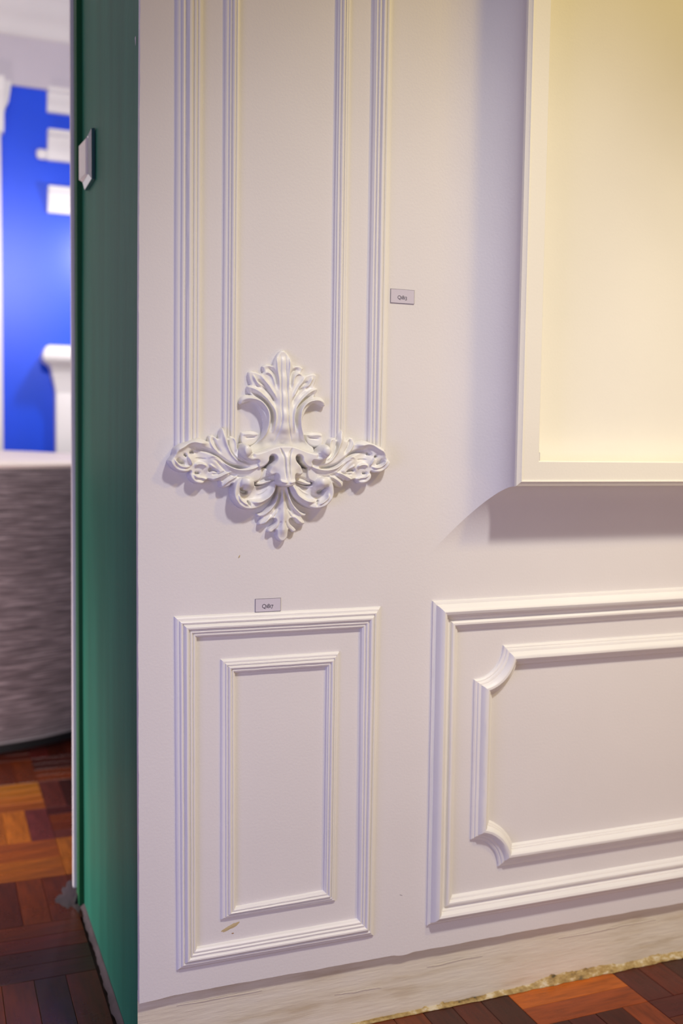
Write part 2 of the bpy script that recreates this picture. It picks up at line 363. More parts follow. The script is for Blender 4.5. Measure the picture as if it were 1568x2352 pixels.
ORNAMENT={'upper_leaf':{'outline':[(1.5,159.5),(6.5,156.9),(12.2,150.7),(17.1,142.1),(20.6,134.2),(22.3,128.5),(25.8,129.8),(30.2,130.8),(35.3,130.4),(39.6,128.1),(43.3,125),(40.8,119.1),(40.7,114.4),(44.5,111.8),(48.2,112.3),(53.2,114.2),(58.2,115.7),(64.5,116.4),(70,114.1),(71.8,110.2),(71.2,103.1),(69,96.1),(66.5,89.7),(70.4,87.8),(74.1,84.7),(72.6,79.4),(69.1,73.6),(65.9,69.5),(72.7,69.7),(80.2,68.5),(86.3,63.6),(89.3,57.6),(89.7,51.9),(86.2,49.6),(80,51.3),(73.9,53.8),(66.4,55.2),(58.9,51.9),(52,45.5),(45.7,36.1),(41.2,24.2),(39.5,11.1),(41.2,-0.9),(45.2,-11.8),(52,-20.3),(60.7,-26.4),(66.9,-32.4),(66.8,-45.6),(35.4,-48.9),(-0.7,-48.6)],'w':4.5,'ctrl':[(1.4,154.7,5),(1.2,130.8,9),(0.8,94.9,13),(0.4,58.8,18),(0.1,28.7,23),(-0.2,4.6,23),(-0.3,-11.1,15),(-0.5,-25.6,4),(20.6,-11.4,12),(23,-25.9,4),(54.5,-31.1,4),(21.1,34.3,16),(31.1,28,14),(35.9,3.9,13),(23.9,58.2,12),(39.2,81.6,9),(61.8,98.7,6),(69.4,111.5,6),(34.6,125.9,6),(29.4,108.2,7),(70.4,81.8,8),(85,58.9,9),(61.5,59.5,10),(45.1,48,12)],'ridges':[([(5.2,147.4),(5.9,94.7),(6.6,46.6),(7.6,12.9),(18,-21)],1.6,-1.8),([(-4.3,149),(-7.2,95.1),(-8.6,47),(-9.7,10.8),(-10,-13.4)],1.2,0),([(86.9,57),(76.4,61.5),(66.5,62),(55.2,59.7),(45.2,54),(37.6,44.6),(33.7,34),(32.9,19.6),(34.7,6.4),(39.6,-8.1),(49.5,-21.5)],3,5),([(67.8,75.4),(56.6,70.4),(45.3,63.6),(35.2,54.3),(27.5,42.5),(24.2,30.6),(23.7,18.6),(26.5,1.7)],3.2,-6.5),([(69.1,84.2),(59.2,80.4),(49.1,74.2),(37.8,63.8),(30.1,54.4),(23.7,45),(20.1,34.3),(19.7,22.3),(22,-1.8)],2.4,4),([(55.5,88.3),(45.5,85.6),(35.4,80.6),(26.5,70.1),(20.7,60.7),(17.5,51.2)],3,-3.8),([(61.9,108.2),(58.1,100),(51.8,90.8),(40.4,81.6)],2.4,3),([(53.1,99),(45.6,94.5),(36.7,87.7),(30.4,79.5)],2.6,-3.2),([(46.9,108.8),(39.3,98.3),(31.7,89),(24,77.3),(17.6,64.4)],3,2.6),([(38.2,111.5),(32,113.4),(25.6,109.6),(21.5,102.5),(19.4,94.2),(17.8,87.1)],1.8,2.2),([(33.3,121.2),(25.7,120.9),(19.4,114.6),(16.1,103.9),(14.7,92),(13.8,84.2)],3.4,-4),([(13.4,144.7),(13.2,126.8),(11.1,106.5),(9.9,82.6)],1.8,1.8)],'domes':[],'central':True},'side_bud':{'outline':[(84.6,-4.3),(78.4,-2.5),(69.7,-1.2),(59.7,-1.2),(51,-4.1),(47.2,-8.2),(52.1,-21.5),(60.8,-28.8),(72,-31.3),(83.2,-27.9),(86.7,-22),(86.4,-13.6)],'w':4,'ctrl':[(78.4,-6.3,7),(59.7,-6,7),(78.3,-20.7,8),(59.6,-21.6,6)],'ridges':[([(83.3,-8.8),(72.2,-7.4),(59.7,-8.4),(50.9,-7.1)],2,2),([(77.1,-14.7),(65.9,-13.3),(55.9,-12)],2,-2)],'domes':[],'central':False},'collar':{'outline':[(2,-27),(10.3,-27.4),(18.5,-28.8),(26.8,-31.1),(34.9,-33.9),(43.1,-37.2),(51.2,-39.6),(60.7,-41.6),(67.2,-40.4),(70.3,-34.6),(75,-28.8),(82.4,-25),(88.5,-26.4),(92.4,-33.5),(92.8,-41.3),(90.3,-49),(86.2,-54.4),(79.5,-58.6),(70,-60.8),(58.5,-60.2),(59.4,-65.6),(58.4,-71.5),(54.3,-75),(48.2,-74.2),(41.4,-70.8),(36,-65.5),(32.6,-59.6),(31.8,-53.1),(28.6,-50.1),(24.5,-50),(22.2,-53),(23.1,-57.6),(27.1,-62.9),(31.9,-67.5),(35.3,-73.3),(37.9,-79.9),(36.5,-85.8),(31,-89),(24.8,-88.5),(20.7,-87.5),(19.5,-94.3),(18.9,-103.5),(15,-108.1),(8,-111.1),(1.8,-111.7)],'w':5.5,'ctrl':[(1.9,-33.8,26),(1.7,-58.8,33),(1.4,-85.1,36),(1.9,-103.5,38),(21.2,-39.3,26),(41.7,-44.7,26),(62,-48.8,28),(82.3,-37.3,32),(86.3,-46.4,32),(68.7,-56.6,28),(51,-68.2,24),(29,-82.5,26),(20.9,-65.4,30)],'ridges':[([(13,-34),(8.8,-40.5),(5.6,-49.6),(4.4,-60.1),(4,-75.9),(3.4,-93)],1.4,-3.2),([(1.7,-60.1),(1.9,-78.5),(2,-94.3)],1.5,1),([(18.6,-95.6),(12.3,-99.5),(1.9,-101.5)],2.4,2),([(68.8,-42.3),(68.1,-47.5),(68.7,-52.7)],3,-3)],'domes':[(83,-39.2,11,7)],'central':True},'wing_leaf':{'outline':[(49.7,-51.8),(64.5,-49.1),(82.2,-40.8),(92.5,-36),(94,-29.7),(95.5,-21.3),(99.9,-14.3),(106.4,-11.3),(110.8,-11.9),(113.2,-15.2),(115.9,-6.2),(120,0),(123.9,4.6),(128.2,-0.1),(130.5,-8.5),(132.4,-16.2),(137.4,-13.5),(143.1,-10.5),(148.8,-11.1),(151.9,-15.1),(152.8,-22),(157.3,-20.4),(165.9,-17.8),(175.8,-16.5),(188.4,-20.4),(201,-25.1),(212.2,-29.9),(219.1,-37.3),(221.8,-47.6),(227.4,-55.9),(230.4,-61.7),(225.9,-71),(217.6,-78.5),(207.8,-82.6),(195.2,-83.3),(188.2,-81.2),(190.3,-87.4),(188.1,-95.7),(181,-102.7),(172.5,-105.5),(162.6,-105.2),(155.2,-97.8),(149.8,-97.8),(139.7,-100.6),(130.4,-99.7),(128.9,-108.4),(126,-112.9),(118.1,-113.3),(110.1,-109.8),(105.1,-105.6),(93.4,-108.5),(71.4,-105.7),(49.3,-97.2),(45.1,-78.7)],'w':4.5,'ctrl':[(57.1,-57.5,22),(56.8,-85.9,20),(86.2,-92.9,18),(93.8,-57.8,18),(115.4,-78.9,19),(104.2,-22.8,11),(104.1,-38.2,13),(123.1,-2.1,12),(123,-23,15),(115.6,-43.9,17),(144.5,-16.3,9),(137.3,-30.2,13),(165.8,-27.7,17),(180,-23.8,16),(208,-35.1,18),(219.1,-47.6,20),(172.8,-50,8),(193.9,-44.6,14),(177.1,-43.1,5),(205.1,-62.6,14),(223.2,-64.1,22),(200.8,-80.5,22),(186.8,-66.7,14),(189.7,-58.4,20),(172.7,-69.4,14),(175.5,-80.5,13),(183.9,-93,19),(172.5,-101.3,19),(169.8,-90.2,11),(157,-86,8),(154.2,-77.6,16),(140,-58.1,20),(145.5,-94.4,16),(125.3,-105.6,14),(129.8,-86,18),(108,-97.2,17)],'ridges':[([(151.5,-53.3),(145.8,-50.4),(137.2,-51.8),(127.1,-58.7),(116.9,-67.7),(105.3,-74),(90.7,-77.2),(76.1,-76.7),(61.4,-72.8),(51.1,-67.4)],2.2,4.5),([(177.1,-36.8),(165.8,-38.1),(154.4,-40.8),(142.9,-45.5),(130,-55.2),(116.9,-64.2),(103.9,-69.8),(90.7,-72.2),(76.1,-71.7)],3.2,-8),([(123.8,1.4),(121.9,-10.4),(119.4,-21.6),(115,-32.7),(107.7,-45.2),(97.4,-56.4),(85,-64),(71.7,-68.2)],3.2,3.5),([(113.2,-18.7),(112.6,-28.5),(109.9,-38.2),(104,-48),(96,-56.4),(85,-61.9)],1.8,-4.5),([(104.3,-14.4),(99.1,-19.9),(97.6,-32.5),(99.7,-42.3)],2,2),([(142.4,-14.2),(140.2,-24.6),(135.1,-34.3),(128.6,-44)],2.4,-3),([(150.2,-16.4),(148,-26.1),(142.3,-35.8),(134.3,-44.1)],2,2),([(155.9,-26.2),(168.6,-26.4),(180,-24.4),(191.2,-26.7),(202.4,-33.7),(212.1,-39.3),(218.4,-47.6)],4,4),([(145.7,-56.7),(137.1,-60.8),(128.4,-69.2),(118.3,-78.9),(108.1,-85.9),(92.1,-90.1),(71.6,-88.7)],2.6,-2.5),([(151.4,-66.5),(138.5,-76.2),(131.3,-80.4)],2,3),([(152.7,-80.4),(145.6,-76.2),(137,-79),(134.1,-83.2)],3,-6),([(144.1,-95.8),(131.2,-90.2),(119.7,-84.5),(108.1,-81.7)],1.8,3),([(145.6,-86),(131.2,-84.6),(119.7,-80.3)],1.8,-2.5),([(123.9,-108.4),(115.3,-100),(103.7,-93),(93.5,-87.3)],1.8,3),([(128.3,-100),(118.2,-93),(108.1,-87.3)],1.8,-3),([(220.4,-57.2),(214.8,-65.4),(206.4,-70.9),(195.2,-72.2),(188.2,-69.4)],1.6,3),([(214.9,-55.8),(207.9,-63.3),(199.5,-64.7)],3.6,-6),([(200.9,-47.4),(197.4,-50.2),(195.3,-52.9)],2,-7),([(196,-50.1),(189.7,-58.4),(185.4,-68)],1.6,4),([(179.9,-43.1),(185.5,-44.5),(188.3,-47.3)],3,-6),([(179.8,-56.2),(168.5,-55.5),(157.1,-56.8)],1.4,-2),([(180.5,-69.4),(174.1,-66.6),(165.6,-66.6),(157.1,-70.7)],2.4,4),([(179.7,-83.3),(174,-83.9),(169.8,-83.2)],2.2,-6),([(181.8,-86.7),(175.4,-91.6),(165.5,-93),(155.5,-96.4)],1.6,3.5)],'domes':[],'central':False},'scroll':{'outline':[(10.4,-99.9),(13.1,-110.5),(16.4,-121.1),(21.2,-130.3),(29.4,-139.5),(38.9,-146.6),(49.9,-152.4),(59.4,-155.6),(69.6,-156.8),(79.8,-155.4),(89.3,-151.4),(97.5,-144.1),(103.6,-134.9),(106.3,-124.5),(105.7,-114.1),(103.8,-105),(100.5,-97.9),(93.8,-92.7),(86.4,-90.1),(79,-89),(70.8,-90.7),(64.7,-95.3),(61.2,-101.2),(59.8,-106.4),(51.6,-108.4),(42.1,-106.7),(33.8,-104.1),(28.4,-100.6),(22.9,-97.3),(17.4,-96)],'w':5,'ctrl':[(14.5,-102.6,16),(22.7,-118.4,17),(33.6,-134.1,18),(51.3,-144.5,19),(69,-149.6,20),(86.7,-146.8,22),(98.9,-135,24),(103,-120.6,24),(101.8,-107.6,24),(91.1,-97.2,24),(76.2,-102.5,26),(65.3,-107.7,20),(52.9,-115.6,9),(40.6,-113,9),(58.3,-126.1,8),(44.6,-124.9,10),(71.9,-131.2,9),(81.4,-126,9),(31,-109.1,12)],'ridges':[([(18.7,-103.9),(22,-115.7),(28.1,-126.3),(37.7,-134.1),(48.6,-139.3),(59.5,-140.5),(67.7,-137.8)],3,5),([(22.8,-102.6),(27,-101.2),(31.1,-105.2),(44.8,-111.7),(55.7,-113)],2.4,-3),([(54.2,-126.1),(41.9,-120.9),(31,-111.8)],1.5,1),([(93.6,-123.3),(90.8,-133.7),(84,-140.3),(73.1,-146.9)],2.2,3),([(74.5,-137.8),(71.1,-143),(69.7,-148.3)],1.6,-5),([(86.3,-110.3),(86.2,-116.8),(81.4,-120.7),(72,-120.8)],3.2,-12)],'domes':[(76.2,-103.8,16,10)],'central':False},'small_leaf':{'outline':[(64.3,-83.3),(57.5,-79.1),(50.7,-75.8),(39.7,-72.5),(27.3,-79),(16.1,-88.2),(10.5,-97.5),(13.2,-100.1),(21.6,-99.4),(29.8,-103.4),(40.8,-106.9),(50.4,-107.9),(58.3,-106.9),(57.9,-100),(53.3,-91.8),(58.8,-88.2)],'w':3.5,'ctrl':[(60.2,-84.3,17),(50.5,-92.2,16),(29.9,-92.2,17),(53.2,-105.3,15),(36.7,-104,14),(21.6,-97.4,15)],'ridges':[([(57.3,-105.3),(46.3,-104),(35.4,-100.1),(24.3,-97.4)],2.2,3),([(62.9,-85.6),(54.7,-89.6),(52.6,-92.2)],1.6,-2.5),([(51.8,-100.1),(40.9,-94.8),(27.2,-92.2)],2,-2.5)],'domes':[],'central':False},'lower_leaf':{'outline':[(-4.2,-104.3),(9.1,-106.9),(12.5,-113.5),(14.5,-124.1),(17.8,-134.7),(22.6,-144),(29.5,-151.8),(37.7,-159),(45.9,-162.9),(51.4,-164.2),(51.4,-168.8),(47.9,-171.7),(42.4,-171.6),(45.8,-176.8),(48.8,-182.1),(48.2,-186.7),(41.6,-187.7),(34.7,-186.3),(29.2,-182.4),(25.7,-177.8),(21.6,-175.2),(16.7,-175.3),(14.6,-178.6),(16.6,-183.9),(21.5,-188.5),(27.7,-193.7),(30.4,-198.3),(27.6,-202.3),(21.3,-202.5),(16.5,-198.6),(13.7,-197.3),(12.5,-204),(11.9,-210.7),(9.1,-216.1),(4.4,-220.2),(0.9,-221.3)],'w':4,'ctrl':[(-3.5,-112.2,10),(-2.4,-138.9,14),(-1.3,-165.5,16),(-0.2,-192.2,14),(1,-214.9,11),(11.7,-125.5,10),(19.7,-152,10),(37.6,-165,9),(47.3,-167.5,8),(41.6,-183.5,9),(14,-172,13),(23.5,-195.8,10)],'ridges':[([(4.8,-116.2),(6.7,-132.1),(11.4,-148.1),(19.7,-161.3),(30.6,-174.4)],3,-4.5),([(9,-116.2),(11.6,-130.8),(18.4,-145.3),(28,-157.2),(39,-166.3),(45.9,-168.2)],2.6,3),([(14.3,-140.1),(22.5,-153.3),(32.1,-162.4)],1.6,0.5),([(15.6,-153.3),(23.8,-166.5),(34.7,-179.6),(43,-184.1)],2.6,3),([(-1.5,-118.9),(-0.4,-145.5),(0.6,-178.8),(1.3,-212.2)],5,2.5),([(19.5,-173.2),(12.7,-164),(7.2,-152.1)],2,-2),([(13.7,-196.6),(8.2,-189.4),(4.1,-178.8)],2,-1.5)],'domes':[],'central':True}}
# ---------------------------------------------------------------- carved leaf ornament (relief built from carved outlines, mm)
def smooth_poly(P, closed=True, n=5):
    P = np.array([p[:2] for p in P], float); N = len(P); out = []
    rng = range(N) if closed else range(N-1)
    for i in rng:
        if closed: p0, p1, p2, p3 = P[i-1], P[i], P[(i+1) % N], P[(i+2) % N]
        else: p0, p1, p2, p3 = P[max(i-1, 0)], P[i], P[i+1], P[min(i+2, N-1)]
        for k in range(n):
            t_ = k/n
            out.append(0.5*((2*p1)+(-p0+p2)*t_+(2*p0-5*p1+4*p2-p3)*t_*t_+(-p0+3*p1-3*p2+p3)*t_**3))
    if not closed: out.append(P[-1])
    return np.array(out)
def seg_dist(X, Z, P, closed):
    d = np.full(X.shape, 1e9); s = np.zeros(X.shape); N = len(P)
    cum = 0; tot = sum(np.hypot(*(P[(i+1) % N]-P[i])) for i in range(N if closed else N-1))+1e-9
    for i in range(N if closed else N-1):
        a = P[i]; b = P[(i+1) % N]; ab = b-a; l2 = ab@ab
        if l2 < 1e-9: continue
        t_ = np.clip(((X-a[0])*ab[0]+(Z-a[1])*ab[1])/l2, 0, 1)
        dd = np.hypot(X-a[0]-t_*ab[0], Z-a[1]-t_*ab[1]); mk = dd < d
        d = np.where(mk, dd, d); s = np.where(mk, (cum+t_*math.sqrt(l2))/tot, s); cum += math.sqrt(l2)
    return d, s
def inside(X, Z, P):
    r_ = np.zeros(X.shape, bool); N = len(P)
    for i in range(N):
        a = P[i]; b = P[(i+1) % N]
        if a[1] == b[1]: continue
        c = (a[1] > Z) != (b[1] > Z)
        r_ ^= c & (X < (b[0]-a[0])*(Z-a[1])/(b[1]-a[1])+a[0])
    return r_
STEP = 0.60
def relief(p):
    O = smooth_poly(p['outline'], not p['central'], 4)
    if p['central']:
        O[:, 0] = np.where(np.arange(len(O)) < 1, 0, O[:, 0]); O[-1, 0] = 0; O[0, 0] = 0
        mir = O[::-1][1:-1]*np.array([-1, 1]); O = np.vstack([O, mir])
    x0, z0 = O.min(0)-1.5; x1, z1 = O.max(0)+1.5
    gx = np.arange(x0, x1+STEP, STEP); gz = np.arange(z0, z1+STEP, STEP)
    X, Z = np.meshgrid(gx, gz)
    d, _ = seg_dist(X, Z, O, True); ins = inside(X, Z, O); sd = np.where(ins, d, -d)
    U = np.abs(X) if p['central'] else X
    num = np.zeros(X.shape); den = np.zeros(X.shape)
    for cx, cz, h in p['ctrl']:
        w_ = 1/(((U-cx)**2+(Z-cz)**2+90.0)**1.6)
        h = h*p.get('gain', 1.3); num += w_*h; den += w_
        if p['central']:
            w_ = 1/(((U+cx)**2+(Z-cz)**2+90.0)**1.6); num += w_*h; den += w_
    H = num/den
    for R_ in p['ridges']:
        L_ = smooth_poly(R_[0], False, 4)
        dd, s = seg_dist(U, Z, L_, False)
        tp = np.minimum(1, np.minimum(s, 1-s)*5+0.15)
        H += 1.65*R_[2]*tp*np.exp(-(dd/R_[1])**2)
    for dm in p['domes']:
        rr = np.hypot(U-dm[0], Z-dm[1]); H += dm[3]*np.sqrt(np.clip(1-(rr/dm[2])**2, 0, 1))
    H = np.maximum(H, 2.0)
    e = np.clip(sd/p['w'], 0, 1); e = np.sqrt(np.clip(1-(1-e)**2, 0, 1))
    # a thin steep skirt keeps the outline crisp, then the rounded shoulder
    Y = H*(0.30*np.clip(sd/0.8, 0, 1)+0.70*e)
    Y = np.where(sd > 0, Y, -1.0)
    keep = sd > -STEP*1.5
    # light smoothing
    K = Y.copy(); K[1:-1, 1:-1] = (Y[1:-1, 1:-1]*2+Y[:-2, 1:-1]+Y[2:, 1:-1]+Y[1:-1, :-2]+Y[1:-1, 2:])/6
    Y = np.where(sd > 1.0, K, Y)
    return X, Z, Y, keep
AX, AZ = 0.28316, 1.27
orn = empty('leaf_ornament', (AX, 0, AZ-.222))
tag(orn, 'white carved acanthus leaf ornament with scrolls spanning the foot of the pilaster strips', 'ornament')
def relief_mesh(name, data, mirror):
    X, Z, Y, keep = data; nz_, nx_ = X.shape
    q = keep[:-1, :-1] & keep[1:, :-1] & keep[:-1, 1:] & keep[1:, 1:]
    idx = np.arange(nz_*nx_).reshape(nz_, nx_)
    F = np.stack([idx[:-1, :-1][q], idx[:-1, 1:][q], idx[1:, 1:][q], idx[1:, :-1][q]], 1)
    used, inv = np.unique(F, return_inverse=True); F = inv.reshape(F.shape)
    sx = 1 if mirror else -1
    V = np.stack([sx*X.ravel()[used]/1000*S, -Y.ravel()[used]/1000*S, (Z.ravel()[used]/1000+.222)*S], 1)
    if sx < 0: F = F[:, ::-1]
    me = bpy.data.meshes.new(name); me.vertices.add(len(V)); me.vertices.foreach_set('co', V.astype(np.float32).ravel())
    me.loops.add(F.size); me.loops.foreach_set('vertex_index', F.astype(np.int32).ravel())
    me.polygons.add(len(F)); me.polygons.foreach_set('loop_start', np.arange(0, F.size, 4, dtype=np.int32))
    me.polygons.foreach_set('loop_total', np.full(len(F), 4, dtype=np.int32))
    me.update(calc_edges=True); me.validate(); me.shade_smooth(); me.materials.append(M['plaster'])
    o = bpy.data.objects.new(name, me); COL.objects.link(o); o.parent = orn
    return o
for nm, p in ORNAMENT.items():
    dta = relief(p)
    relief_mesh(nm, dta, False)
    if not p['central']: relief_mesh(nm, dta, True)

# ---------------------------------------------------------------- niche box that flares out of the wall
NP = 0.10; cx0, cz0, SW = .622, 1.0168, .145
NXR, NZT = 2.75, 3.05
box = empty('wall_niche', (cx0, 0, cz0)); tag(box, 'cream lit wall niche with flat frame on a curved cove, at upper right', 'niche')
def sub(o): o.location = -box.location; return o
def ring(t_, y): return [(cx0+t_, cz0+t_), (NXR-t_, cz0+t_), (NXR-t_, NZT-t_), (cx0+t_, NZT-t_)], y
prof = []
NC = 28
for k in range(NC+1):
    a = math.pi/2*k/NC; prof.append((SW*math.sin(a), NP*(1-math.cos(a))*0.92))
def side(name, k, pr, mat, smooth=40, n=1):
    v = []; f = []
    for t_, h in pr:
        c, _ = ring(t_, 0); v += [(c[k][0], -h, c[k][1]), (c[(k+1) % 4][0], -h, c[(k+1) % 4][1])]
    for j in range(len(pr)-1): f.append((2*j, 2*j+2, 2*j+3, 2*j+1))
    o = mesh(name, v, f, mat, box, smooth)
    return sub(o)
for k, nm in enumerate(['cove']*4): side(nm, k, prof, M['wall'], 60)
fp = [(SW, NP*.92), (SW+.0015, NP-.003), (SW+.0085, NP+.0005), (SW+.0100, NP+.0022), (SW+.0120, NP+.0022), (SW+.0135, NP), (SW+.0520, NP), (SW+.0535, NP-.0015), (SW+.0535, .040)]
for k in range(4): side('frame_board', k, fp, M['niche'], 35)
c, _ = ring(SW+.05, 0)
sub(mesh('back_panel', [(c[0][0], -.040, c[0][1]), (c[1][0], -.040, c[1][1]), (c[2][0], -.040, c[2][1]), (c[3][0], -.040, c[3][1])], [(0, 1, 2, 3)], M['niche'], box))
# ---------------------------------------------------------------- number tags
def glyphs(txt, x0, zc, h, y, parent):
    adv = x0
    for ch in txt:
        cu = bpy.data.curves.new('g', 'FONT'); cu.body = ch; cu.size = 1.0
        ob = bpy.data.objects.new('g', cu); COL.objects.link(ob)
        bpy.context.view_layer.update()
        me = bpy.data.meshes.new_from_object(ob.evaluated_get(bpy.context.evaluated_depsgraph_get()))
        bpy.data.objects.remove(ob); bpy.data.curves.remove(cu)
        co = np.array([q.co[:2] for q in me.vertices]); mn, mx = co.min(0), co.max(0)
        sc = h/0.72; small = ch == '1'
        sy = sc*(0.72 if small else 1.0); dz = -h*.22 if ch in '37' else 0
        for q in me.vertices:
            q.co = Vector(((adv+(q.co.x-mn[0])*sc*.95)*S, y*S, (zc-h/2+q.co.y*sy+dz)*S))
        adv += (mx[0]-mn[0])*sc*.95+h*.10
        me.materials.append(M['ink'])
        o = bpy.data.objects.new('printed_character', me); COL.objects.link(o); o.parent = parent
        o.location = -parent.location
def numtag(label, x0, x1, z0, z1, yb, txt, tx, tz, th, ang=0):
    r = empty('number_tag', ((x0+x1)/2, yb, z0)); tag(r, label, 'tag', None)
    def sb(o): o.location = -r.location; return o
    sb(bevbox('card', (x0, yb-.0016, z0), (x1, yb-.0002, z1), 0, M['tag'], r))
    e = .0007
    for a, b in [((x0-e, z1), (x1+e, z1+e)), ((x1, z0), (x1+e, z1)), ((x0-e, z0), (x0, z1)), ((x0-e, z0-e), (x1+e, z0))]:
        sb(bevbox('card_gap_shadow', (a[0], yb-.0014, a[1]), (b[0], yb-.0001, b[1]), 0, M['edge'], r))  # dark strips painted in as the shadow gap round the card
    if txt: glyphs(txt, tx, tz, th, yb-.0019, r)
    return r
numtag('small lilac tag printed Q1813 stuck on the wall right of the upright strips', .5172, .5700, 1.5380, 1.5655, 0, 'Q1813', .5325, 1.5497, .0078)
numtag('small lilac tag printed Q1817 standing on top of the large dado frame', .2325, .2848, .9085, .9338, 0, 'Q1817', .2462, .9195, .0085)
numtag('blank pale sticker low in the left corner of the lit niche', .805, .8585, 1.2145, 1.2320, -.0402, '', 0, 0, 0)

# paint chips and marks (thin raised or sunken flakes)
def flake(name, cx, cz, a, b, ang, mat, seed, parent, y=-.0004):
    n = 18; v = [(cx, y-.0003, cz)]
    for k in range(n):
        t_ = k/n*2*math.pi; rr = 1+.35*nz1(k/n, seed, 2)
        dx, dz = a*rr*math.cos(t_), b*rr*math.sin(t_)
        v.append((cx+dx*math.cos(ang)-dz*math.sin(ang), y+.0003, cz+dx*math.sin(ang)+dz*math.cos(ang)))
    f = [(0, 1+(k+1) % n, 1+k) for k in range(n)]
    o = mesh(name, v, f, mat, parent)
    if sum(p.normal.y for p in o.data.polygons) > 0: o.data.flip_normals()
    return o
wall = bpy.data.objects['wall_front']
flake('paint_chip', .186, .2665, .019, .0045, .42, M['chip'], 1, wall)
flake('paint_chip', .1905, .2525, .0022, .0014, 0, M['brownmark'], 4, wall)
flake('paint_chip', .4715, .4160, .0013, .0013, 0, M['black'], 2, wall)
flake('paint_chip', .1985, 1.0205, .0035, .0012, 1.0, M['chip'], 3, wall)
flake('paint_chip', .0885, .2190+.30, .0006, .006, .1, M['edge'], 5, wall)
flake('paint_chip', .566, .1445+.13, .0035, .0005, -.5, M['edge'], 7, wall)
jamb = bpy.data.objects['wall_left']
o = mesh('paint_scratch', [(-.0006, .031, 2.003), (-.0012, .036, 2.001), (-.0006, .034, 1.985), (-.0008, .030, 1.990)], [(0, 1, 2, 3)], M['tag'], jamb)


# ---------------------------------------------------------------- switch on the green jamb
sw = empty('light_switch', (0, .616, 1.858)); tag(sw, 'polished steel square light switch high on the green wall end', 'switch')
def frust(name, y0, y1, z0, z1, ins, h0, h1, mat, tilt=0):
    v = [(-h0, y0, z0), (-h0, y1, z0), (-h0, y1, z1), (-h0, y0, z1),
         (-h1, y0+ins, z0+ins), (-h1-tilt, y1-ins, z0+ins), (-h1-tilt, y1-ins, z1-ins), (-h1, y0+ins, z1-ins)]
    f = [(4, 5, 6, 7), (0, 1, 5, 4), (1, 2, 6, 5), (2, 3, 7, 6), (3, 0, 4, 7), (0, 3, 2, 1)]
    o = mesh(name, v, f, mat, sw)
    o.location = -sw.location; return o
frust('mounting_plate', .557, .680, 1.8585, 1.9770, .0008, -.001, .0065, M['switch_side'])
frust('bevelled_plate', .559, .679, 1.8600, 1.9755, .013, .0066, .0125, M['steel'])
frust('rocker', .585, .664, 1.8740, 1.9620, .004, .0126, .0165, M['rocker'], .006)

# ---------------------------------------------------------------- floor with basket-weave parquet
fl = mesh('floor', [(-3.2, -3.2, -.012), (3.8, -3.2, -.012), (3.8, 4.6, -.012), (-3.2, 4.6, -.012)], [(0, 1, 2, 3)], M['grout'])
tag(fl, 'polished reddish basket-weave parquet floor', kind='structure')
B = .285; PW = B/4; GX, GY = .838, -.135
pal = [(.14, .022, .003), (.095, .013, .004), (.060, .009, .004), (.18, .032, .003), (.12, .015, .006), (.050, .008, .004), (.085, .012, .010)]
special = {(0, 0, 1): (.50, .125, .012), (0, 0, 0): (.30, .060, .010), (0, -1, 3): (.26, .05, .01),
           (-4, 6, 3): (.55, .20, .010), (-4, 6, 2): (.50, .17, .012), (-4, 6, 1): (.48, .14, .012), (-4, 6, 0): (.40, .10, .012),
           (-4, 5, 0): (.42, .12, .012), (-4, 5, 1): (.46, .13, .012), (-4, 5, 2): (.50, .15, .014), (-4, 5, 3): (.16, .03, .03),
           (-4, 4, 3): (.30, .07, .012), (-4, 4, 2): (.34, .08, .010), (-4, 4, 1): (.42, .12, .010), (-4, 4, 0): (.40, .11, .010),
           (-3, 4, 0): (.45, .14, .012), (-3, 5, 0): (.14, .03, .02), (-3, 6, 0): (.15, .03, .02)}
def plankbox(w_, l_):
    mb = MB(); g = .0005; c = .0008
    x0, x1, y0, y1 = g, l_-g, g, w_-g
    mb.v = [(x0, y0, -.012), (x1, y0, -.012), (x1, y1, -.012), (x0, y1, -.012),
            (x0, y0, -c), (x1, y0, -c), (x1, y1, -c), (x0, y1, -c),
            (x0+c, y0+c, 0), (x1-c, y0+c, 0), (x1-c, y1-c, 0), (x0+c, y1-c, 0)]
    mb.f = [(0,1,5,4),(1,2,6,5),(2,3,7,6),(3,0,4,7),(4,5,9,8),(5,6,10,9),(6,7,11,10),(7,4,8,11),(8,9,10,11)]
    return mb
pm = plankbox(PW, B)
me_p = None
inview = set()
for c_ in range(-5, 5):
    for r_ in range(-2, 1): inview.add((c_, r_))
for c_ in range(-5, -1):
    for r_ in range(1, 9): inview.add((c_, r_))
rest = MB()
for c_ in range(-13, 10):
    for r_ in range(-10, 16):
        bx, by = GX+c_*B, GY+r_*B
        if bx > -.05 and by > .1 and by+B < .80: continue
        xdir = (c_+r_) % 2 == 0
        for k in range(4):
            dz = -.0003-.0005*rnd.random()
            if (c_, r_) in inview:
                if me_p is None:
                    o = pm.build('parquet_block', M['wood'], fl); me_p = o.data
                else:
                    o = bpy.data.objects.new('parquet_block', me_p); COL.objects.link(o); o.parent = fl
                if xdir: o.location = Vector((bx, by+k*PW, dz))*S
                else: o.location = Vector((bx+(k+1)*PW, by, dz))*S; o.rotation_euler = (0, 0, math.pi/2)
                cc = special.get((c_, r_, k)) or rnd.choice(pal)
                j = .85+.3*rnd.random(); o.color = (cc[0]*j, cc[1]*j, cc[2]*j, 1)
            else:
                n = len(rest.v)
                for (x, y, z) in pm.v:
                    rest.v.append((bx+x, by+k*PW+y, z+dz) if xdir else (bx+(k+1)*PW-y, by+x, z+dz))
                rest.f += [tuple(n+i for i in q) for q in pm.f]
o = rest.build('parquet_field', M['wood_far'], fl); tag(o, kind='stuff')

